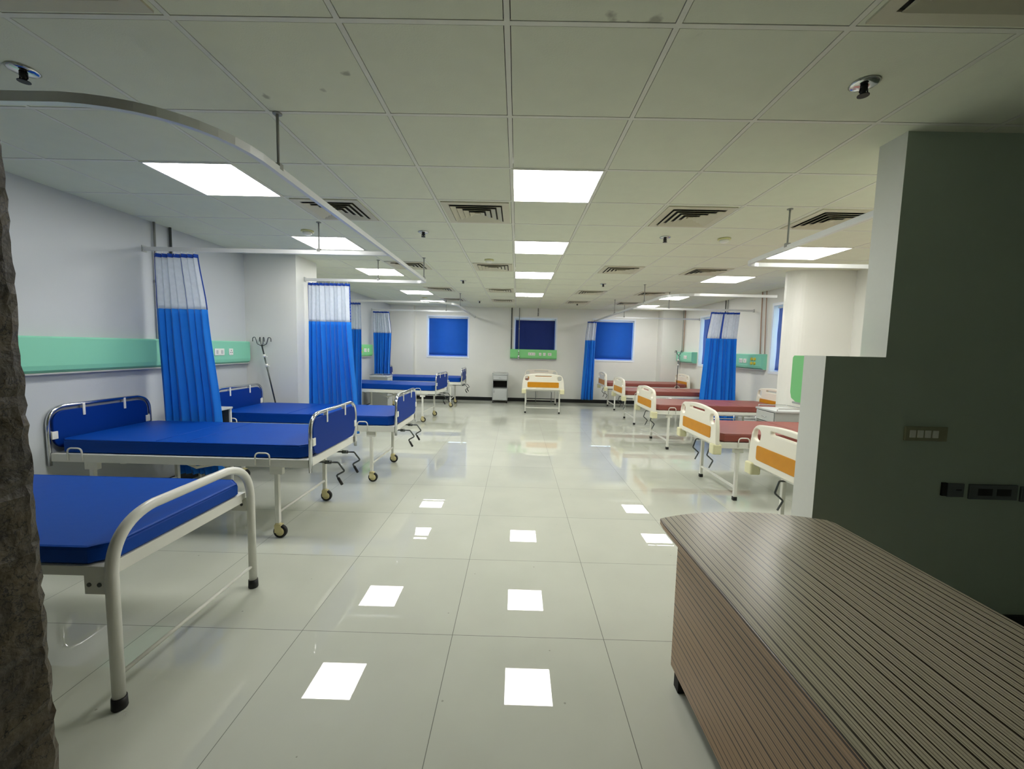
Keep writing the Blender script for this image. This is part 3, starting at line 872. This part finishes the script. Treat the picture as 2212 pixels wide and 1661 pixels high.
def abs_bed(L=2.10, W=.90):
    t = thing('hospital_bed', '', 'bed', group='beds with moulded white end boards')
    h = W / 2; w = MB()
    w.box(.03, L - .03, -h, -h + .035, .555, .615, .003); w.box(.03, L - .03, h - .035, h, .555, .615, .003)
    w.box(.03, .065, -h + .035, h - .035, .555, .615); w.box(L - .065, L - .03, -h + .035, h - .035, .555, .615)
    w.box(.065, L - .065, -h + .035, h - .035, .598, .612)
    w.box(.6, .64, -h + .035, h - .035, .54, .598); w.box(1.4, 1.44, -h + .035, h - .035, .54, .598)
    w.build('bed_frame', M['white_metal'], t)
    mattress(t, .05, L - .05, W - .04, .618, .705, M['vinyl_maroon'], (.72, 1.1), .04)
    abs_board(t, 'headboard', 0, -1); abs_board(t, 'footboard', L, 1)
    for x in (.27, L - .25):
        for y in (-.40, .40): caster_leg(t, x, y, .575, False)
        MB().box(x - .01, x + .01, -.385, .385, .12, .145, .002).build('stretcher', M['white_metal'], t)
    for y in (-.16, .2):
        w = MB(); w.tube(fillet([(L - .3, y, .52), (L - .06, y, .52), (L - .03, y, .42), (L - .10, y, .36), (L - .06, y, .28)], .012, 3), .0075, 8)
        w.build('crank', M['dark_chrome'], t)
    for s in (-1, 1):
        for x in (.30, L - .28): side_bracket(t, x, s * (h + .004), .62)
        w = MB(); y = s * (h + .022)
        for z in (.47, .52, .57): w.tube([(.55, y, z), (1.55, y, z)], .007, 8)
        for x in (.55, .88, 1.21, 1.55): w.tube([(x, y, .455), (x, y, .585)], .007, 8)
        w.build('side_rail', M['chrome'], t)
    return t
ab = abs_bed()
AB = [(2.05 + 2.10, 3.12, PI, 'maroon bed with white and orange footboard, nearest, cut off by the partition'),
      (2.05 + 2.10, 4.68, PI, 'maroon bed with white and orange footboard, second from the partition'),
      (2.14 + 2.10, 6.90, PI, 'maroon bed with white footboard standing beside the grey bedside locker'),
      (2.22 + 2.10, 9.05, PI, 'maroon bed behind the wide right curtain, with small white footboard'),
      (2.28 + 2.10, 11.10, PI, 'maroon bed farthest right, next to the slim far curtain'),
      (.69, 11.72, math.radians(-91.9), 'white and orange bed facing down the ward against the far wall')]
for i, (x, y, r, lb) in enumerate(AB): place(ab, i == 0, (x, y, 0), r, lb)

# ------------------------------------------------------------------ bedside lockers (front faces local -Y)
def locker():
    t = thing('bedside_locker', '', 'locker', group='bedside lockers')
    W, D, H = .21, .20, .80
    w = MB()
    w.box(-W, -W + .015, -D, D, .07, H - .02); w.box(W - .015, W, -D, D, .07, H - .02)
    w.box(-W + .015, W - .015, D - .012, D, .07, H - .02)
    for z in (.07, .40, .62): w.box(-W + .015, W - .015, -D + .004, D - .012, z, z + .012)
    w.build('body', M['grey_metal'], t)
    tp = MB().box(-W - .012, W + .012, -D - .012, D + .012, H - .02, H).build('top', M['drawer'], t)
    MB().tube(fillet([(-W, -D + .02, H), (-W, -D + .02, H + .03), (-W, D, H + .03), (W, D, H + .03), (W, -D + .02, H + .03), (W, -D + .02, H)], .012, 3), .006, 8).build('rim_rail', M['chrome'], tp)
    d = MB().box(-W + .018, W - .018, -D - .014, -D, .645, H - .03, .004).build('drawer', M['drawer'], t)
    MB().tube(fillet([(-.04, -D - .014, .70), (-.04, -D - .034, .70), (.04, -D - .034, .70), (.04, -D - .014, .70)], .008, 3), .004, 8).build('handle', M['chrome'], d)
    d = MB().box(-W + .018, W - .018, -D - .014, -D, .085, .395, .004).build('door', M['drawer'], t)
    MB().box(-W + .04, -W + .055, -D - .026, -D - .014, .28, .35, .002).build('handle', M['chrome'], d)
    MB().box(-W + .016, W - .016, D - .02, D - .013, .41, .62).build('niche_shade', M['dark'], t)  # dark sheet over the back, shade of the recess painted in
    for x in (-W + .02, W - .02):
        for y in (-D + .02, D - .02):
            MB().lathe([(.018, 0), (.018, .03), (.009, .036), (.009, .072)], (x, y, 0), n=12).build('foot', M['black'], t)
    return t
lk = locker()
LK = [(-.445, 11.76, 0, 'grey bedside locker standing alone against the far wall, open dark niche'),
      (3.52, 5.555, -PI / 2, 'grey bedside locker on the right, between bed and round-edged pier'),
      (-3.2, 9.88, PI / 2, 'bedside locker in shadow under the far left curtain')]
for i, (x, y, r, lb) in enumerate(LK): place(lk, i == 0, (x, y, 0), r, lb)

# ------------------------------------------------------------------ bed head service panels
def head_panel(label, side, pos, u0, u1, parts, m='green', z0=1.255, z1=1.53, d=.09):
    """side 'L','R','F','B' = on which wall; parts: (u, width, kind)"""
    uc = (u0 + u1) / 2; hw = (u1 - u0) / 2
    loc = {'L': (pos, uc, z0), 'R': (pos, uc, z0), 'F': (uc, pos, z0), 'B': (uc, pos, z0)}[side]
    rz = {'L': PI / 2, 'R': -PI / 2, 'F': 0, 'B': PI}[side]     # local -Y looks into the room
    t = thing('bed_head_panel', label, 'bed head panel', loc, rz, 'green service panels above the beds')
    H = z1 - z0
    w = MB(); prof = [(0, 0), (-d * .55, 0), (-d * .9, .02), (-d, .055), (-d, H - .012), (-d + .012, H), (0, H)]
    a = [w.bm.verts.new((-hw, y, z)) for y, z in prof]; b = [w.bm.verts.new((hw, y, z)) for y, z in prof]
    n = len(prof)
    for k in range(n): w.bm.faces.new((a[k], a[(k + 1) % n], b[(k + 1) % n], b[k]))
    w.bm.faces.new(a); w.bm.faces.new(b[::-1]); w.build('casing', M[m], t)
    MB().box(-hw, hw, -d * .8, 0, -.012, 0).build('lower_trim', M['grey_metal'], t)
    for (u, wd, kd) in parts:
        lu = (u - uc) * {'L': 1, 'R': -1, 'F': 1, 'B': -1}[side]
        z = H * .52
        if kd == 'switch':
            p_ = MB().box(lu - wd / 2, lu + wd / 2, -d - .010, -d, z - .04, z + .04, .003).build('switch_plate', M['plate'], t)
            k = max(1, round(wd / .07))
            w = MB()
            for i in range(k):
                c = lu - wd / 2 + wd * (i + .5) / k
                w.box(c - .014, c + .014, -d - .015, -d - .010, z - .022, z + .022, .002)
            w.build('rocker', M['drawer'], p_)
        elif kd == 'socket':
            p_ = MB().box(lu - wd / 2, lu + wd / 2, -d - .010, -d, z - .04, z + .04, .003).build('socket_plate', M['plate'], t)
            w = MB()
            for dx, dz in ((-.014, -.008), (.014, -.008), (0, .016)): w.lathe([(.0055, -d - .0115), (.0055, -d - .009)], (lu + dx, 0, z + dz), 'Y', 8)
            w.build('socket_hole', M['black'], p_)
        elif kd == 'gas':
            for dz, dx in ((.04, -.05), (.04, .05), (-.04, -.05), (-.04, .05)):
                MB().lathe([(.026, 0 - d - .02), (.03, -d - .006), (.03, -d)], (lu + dx, 0, z + dz), 'Y', 14).build('gas_outlet', M['yellow'], t)
        elif kd == 'flow':
            w = MB(); w.lathe([(.014, z - .03), (.014, z + .09), (.008, z + .1)], (lu, -d - .04, 0), n=12)
            w.lathe([(.03, z - .15), (.032, z - .06), (.02, z - .04)], (lu, -d - .04, 0), n=14)
            w.box(lu - .012, lu + .012, -d - .04, -d, z - .01, z + .015)
            w.build('flow_meter', M['chrome'], t)
    return t
head_panel('long mint green service panel on the left wall with white switches', 'L', XL, 1.9, 5.5, [(4.92, .16, 'switch'), (5.12, .07, 'socket'), (2.3, .16, 'switch')], d=.07)
head_panel('mint green service panel on the left wall, glimpsed between far curtains', 'L', XL, 7.4, 10.22, [(9.7, .16, 'switch'), (9.9, .07, 'socket'), (9.4, .1, 'gas')], 'green2', d=.07)
head_panel('leaf green service panel with sockets under the navy far window', 'F', YF - .013, -.19, 1.13, [(.42, .2, 'switch'), (.66, .07, 'socket'), (.78, .07, 'socket'), (.93, .1, 'switch'), (.05, .1, 'flow')], 'green2', 1.235, 1.50, .10)
head_panel('mint green service panel on the right wall in the far corner', 'R', XR, 10.62, 11.62, [(11.0, .2, 'switch'), (11.35, .1, 'flow')], 'green', 1.25, 1.53, .14)
head_panel('mint green service panel with yellow outlets right of the wide curtain', 'R', XR, 7.66, 9.30, [(8.35, .12, 'switch'), (8.2, .1, 'switch'), (7.92, .1, 'gas')], 'green', 1.24, 1.52, .10)
head_panel('green end of a service panel peeking out behind the partition edge', 'B', 2.42, 1.655, 3.6, [(2.4, .16, 'switch')], 'green2', 1.245, 1.518, .12)

# ------------------------------------------------------------------ pipes
def pipes(label, runs, axis_pos):
    x0, y0 = runs[0][0][0][0], runs[0][0][0][1]
    t = thing('wall_pipe', label, 'pipe', (x0, y0, 0), 0)
    for pts, r, m in runs:
        w = MB(); w.tube([(x - x0, y - y0, z) for x, y, z in pts], r, 10); w.build('pipe', M[m], t)
        c = pts[len(pts) // 2 - 1] if len(pts) > 2 else [(a + b) / 2 for a, b in zip(*pts)]
        MB().box(c[0] - x0 - .014, c[0] - x0 + .014, c[1] - y0 - .014, c[1] - y0 + .014, c[2] - .012, c[2] + .012, .003).build('clamp', M['grey_metal'], t)
pipes('pair of vertical pipes on left wall above the large curtain', [([(XL + .02, 4.16, 1.53), (XL + .02, 4.16, CE)], .010, 'pipe_grey'), ([(XL + .02, 4.35, 1.53), (XL + .02, 4.35, CE)], .012, 'pipe_dark')], 'X')
pipes('pair of copper pipes rising from the yellow-outlet panel to the ceiling', [([(XR - .03, 7.84, 1.52), (XR - .03, 7.88, 2.1), (XR - .03, 7.90, CE)], .010, 'copper'), ([(XR - .03, 7.70, 1.52), (XR - .03, 7.74, 2.1), (XR - .03, 7.77, CE)], .008, 'copper')], 'X')
pipes('thin pipes on the right wall above the wide curtain', [([(XR - .02, 9.18, 1.52), (XR - .02, 9.18, CE)], .008, 'pipe_grey'), ([(XR - .02, 9.28, 1.52), (XR - .02, 9.28, CE)], .010, 'pipe_dark')], 'X')
pipes('pipes rising from the far right corner panel to the ceiling', [([(XR - .03, 11.45, 1.53), (XR - .03, 11.45, 2.2), (XR - .03, 11.45, CE)], .012, 'copper'), ([(XR - .03, 11.55, 1.53), (XR - .03, 11.55, CE)], .010, 'pipe_grey')], 'X')
pipes('dark vertical pipe left of the navy blind on the far wall', [([(-.165, YF - .03, 1.50), (-.165, YF - .03, CE)], .016, 'pipe_dark')], 'Y')
pipes('thin grey pipe crossing in front of the navy blind', [([(.05, YF - .04, 1.50), (.05, YF - .04, CE)], .010, 'pipe_grey')], 'Y')
pipes('short drop pipe above the right edge of the navy blind', [([(.575, YF - .05, 2.44), (.575, YF - .05, CE)], .010, 'pipe_dark')], 'Y')

# ------------------------------------------------------------------ drip rods
def drip_rod(label, a, b, hooks=4):
    """rod with hooks clamped to a bed corner"""
    a = Vector(a); b = Vector(b); t = thing('drip_rod', label, 'drip stand', a)
    d = b - a
    MB().tube([(0, 0, 0), d], .009, 10).build('pole', M['dark_chrome'], t)
    for k in range(hooks):
        q = 2 * PI / hooks * k + .5; ca, sa = math.cos(q), math.sin(q); c = d * .98
        MB().tube(fillet([c, c + Vector((.06 * ca, .03 * sa, .03)), c + Vector((.085 * ca, .04 * sa, .12)), c + Vector((.12 * ca, .05 * sa, .11)), c + Vector((.12 * ca, .05 * sa, .06))], .02, 3), .005, 6).build('hook', M['dark_chrome'], t)
    for f in (.70, .84):
        c = d * f
        w = MB(); w.lathe([(.013, c.z - .02), (.019, c.z), (.013, c.z + .02)], (c.x, c.y, 0), n=12)
        w.tube([c, c + Vector((.045, -.01, -.01))], .007, 6); w.build('clamp_knob', M['plate'], t)
    MB().box(-.016, .016, -.018, .018, -.03, .03, .003).build('socket_clamp', M['dark_chrome'], t)
drip_rod('leaning chrome drip rod with hooks at the head of the second blue bed', (-3.15, 5.475, .60), (-3.34, 5.475, 1.49))
drip_rod('thin drip rod with hooks at the head of the farthest right bed', (4.06, 10.63, .60), (4.07, 10.63, 1.46))

# small open bedside table between the two near blue beds
t = thing('bedside_table', 'small white bedside table with open shelf, between the two near blue beds', 'table', (-3.27, 4.315, 0))
MB().box(-.2, .2, -.17, .17, .80, .82, .003).build('table_top', M['drawer'], t)
for x in (-.19, .17):
    for y in (-.165, .145):
        MB().box(x, x + .02, y, y + .02, 0, .80, .002).build('leg', M['white_metal'], t)
MB().box(-.17, .17, -.14, .14, .60, .612).build('shelf', M['pipe_dark'], t)
MB().box(-.17, .17, .145, .152, .612, .80).build('back_panel', M['pipe_dark'], t)
MB().box(-.17, .17, -.14, .14, .20, .212).build('shelf', M['drawer'], t)

# ------------------------------------------------------------------ reception desk, right foreground
t = thing('reception_desk', 'brown zebra striped laminate desk with curved end in the right foreground', 'desk', (.68, -.9, 0))
X0, X1, Y1 = 0.0, .815, 2.79
poly = [(X0, 0), (X0, 2.745)]
for k in range(17):
    s = k / 16; poly.append((X0 + .005 + (X1 - .02) * s, 2.80 + .092 * (1 - (2 * s - 1) ** 2) ** 1.0 + .035 * s))
poly += [(X1, 2.80), (X1, 0)]
w = MB(); w.prism(poly, .722, .75)
top = w.build('desk_top', [M['zebra_top'], M['zebra_side']], t)
bv = top.modifiers.new('b', 'BEVEL'); bv.width = .003; bv.segments = 2; bv.limit_method = 'ANGLE'
for f in top.data.polygons:
    if abs(f.normal.z) < .5: f.material_index = 1
MB().box(.07, .088, 0, 2.74, .075, .722).build('front_panel', M['zebra_side'], t)
MB().box(.088, .80, 2.70, 2.72, .075, .722).build('end_panel', M['zebra_side'], t)
MB().box(.782, .80, .0, 2.70, .075, .722).build('rear_panel', M['zebra_side'], t)
for (x, y) in ((.075, 2.66), (.745, 2.66), (.075, .05), (.745, .05)):
    MB().box(x, x + .05, y, y + .05, 0, .075, .003).build('foot', M['dark'], t)

# ------------------------------------------------------------------ switches on the dark partition
def sw_plate(name, label, x0, x1, z0, z1, m, cells, cm, raised=True, cat='switch'):
    y = 2.25
    t = thing(name, label, cat, ((x0 + x1) / 2, y, z0), 0)
    hw = (x1 - x0) / 2; H = z1 - z0
    MB().box(-hw, hw, -.012, 0, 0, H, .003).build('plate', M[m], t)
    for (a, b, c, d) in cells:
        MB().box(a, b, -.017 if raised else -.0128, -.010, c, d, .0015 if raised else 0).build('rocker' if raised else 'opening', M[cm], t)
sw_plate('switch_plate', 'beige four-gang switch plate on the dark partition', 2.088, 2.312, 1.078, 1.155, 'plate_grey', [(-.075 + .04 * i - .015, -.075 + .04 * i + .015, .018, .058) for i in range(4)], 'plate')
sw_plate('socket_plate', 'grey single socket plate with dark slot at its left on the partition', 2.345, 2.435, .775, .85, 'plate_slate', [(.0, .03, .036, .044)], 'black', False, 'socket')
o = MB().box(2.318, 2.343, 2.238, 2.25, .78, .852).build('cable_outlet', M['black']); tag(o, 'black slot beside the grey single socket plate on the partition', 'outlet')
sw_plate('socket_plate', 'double socket plate with two black openings on the partition', 2.465, 2.722, .765, .848, 'plate_slate', [(-.085, -.008, .022, .060), (.016, .092, .022, .060)], 'black', False, 'socket')
sw_plate('socket_plate', 'grey socket plate at the right edge of the view on the partition', 2.742, 2.86, .757, .842, 'plate_slate', [(-.02, .02, .03, .05)], 'black', False, 'socket')
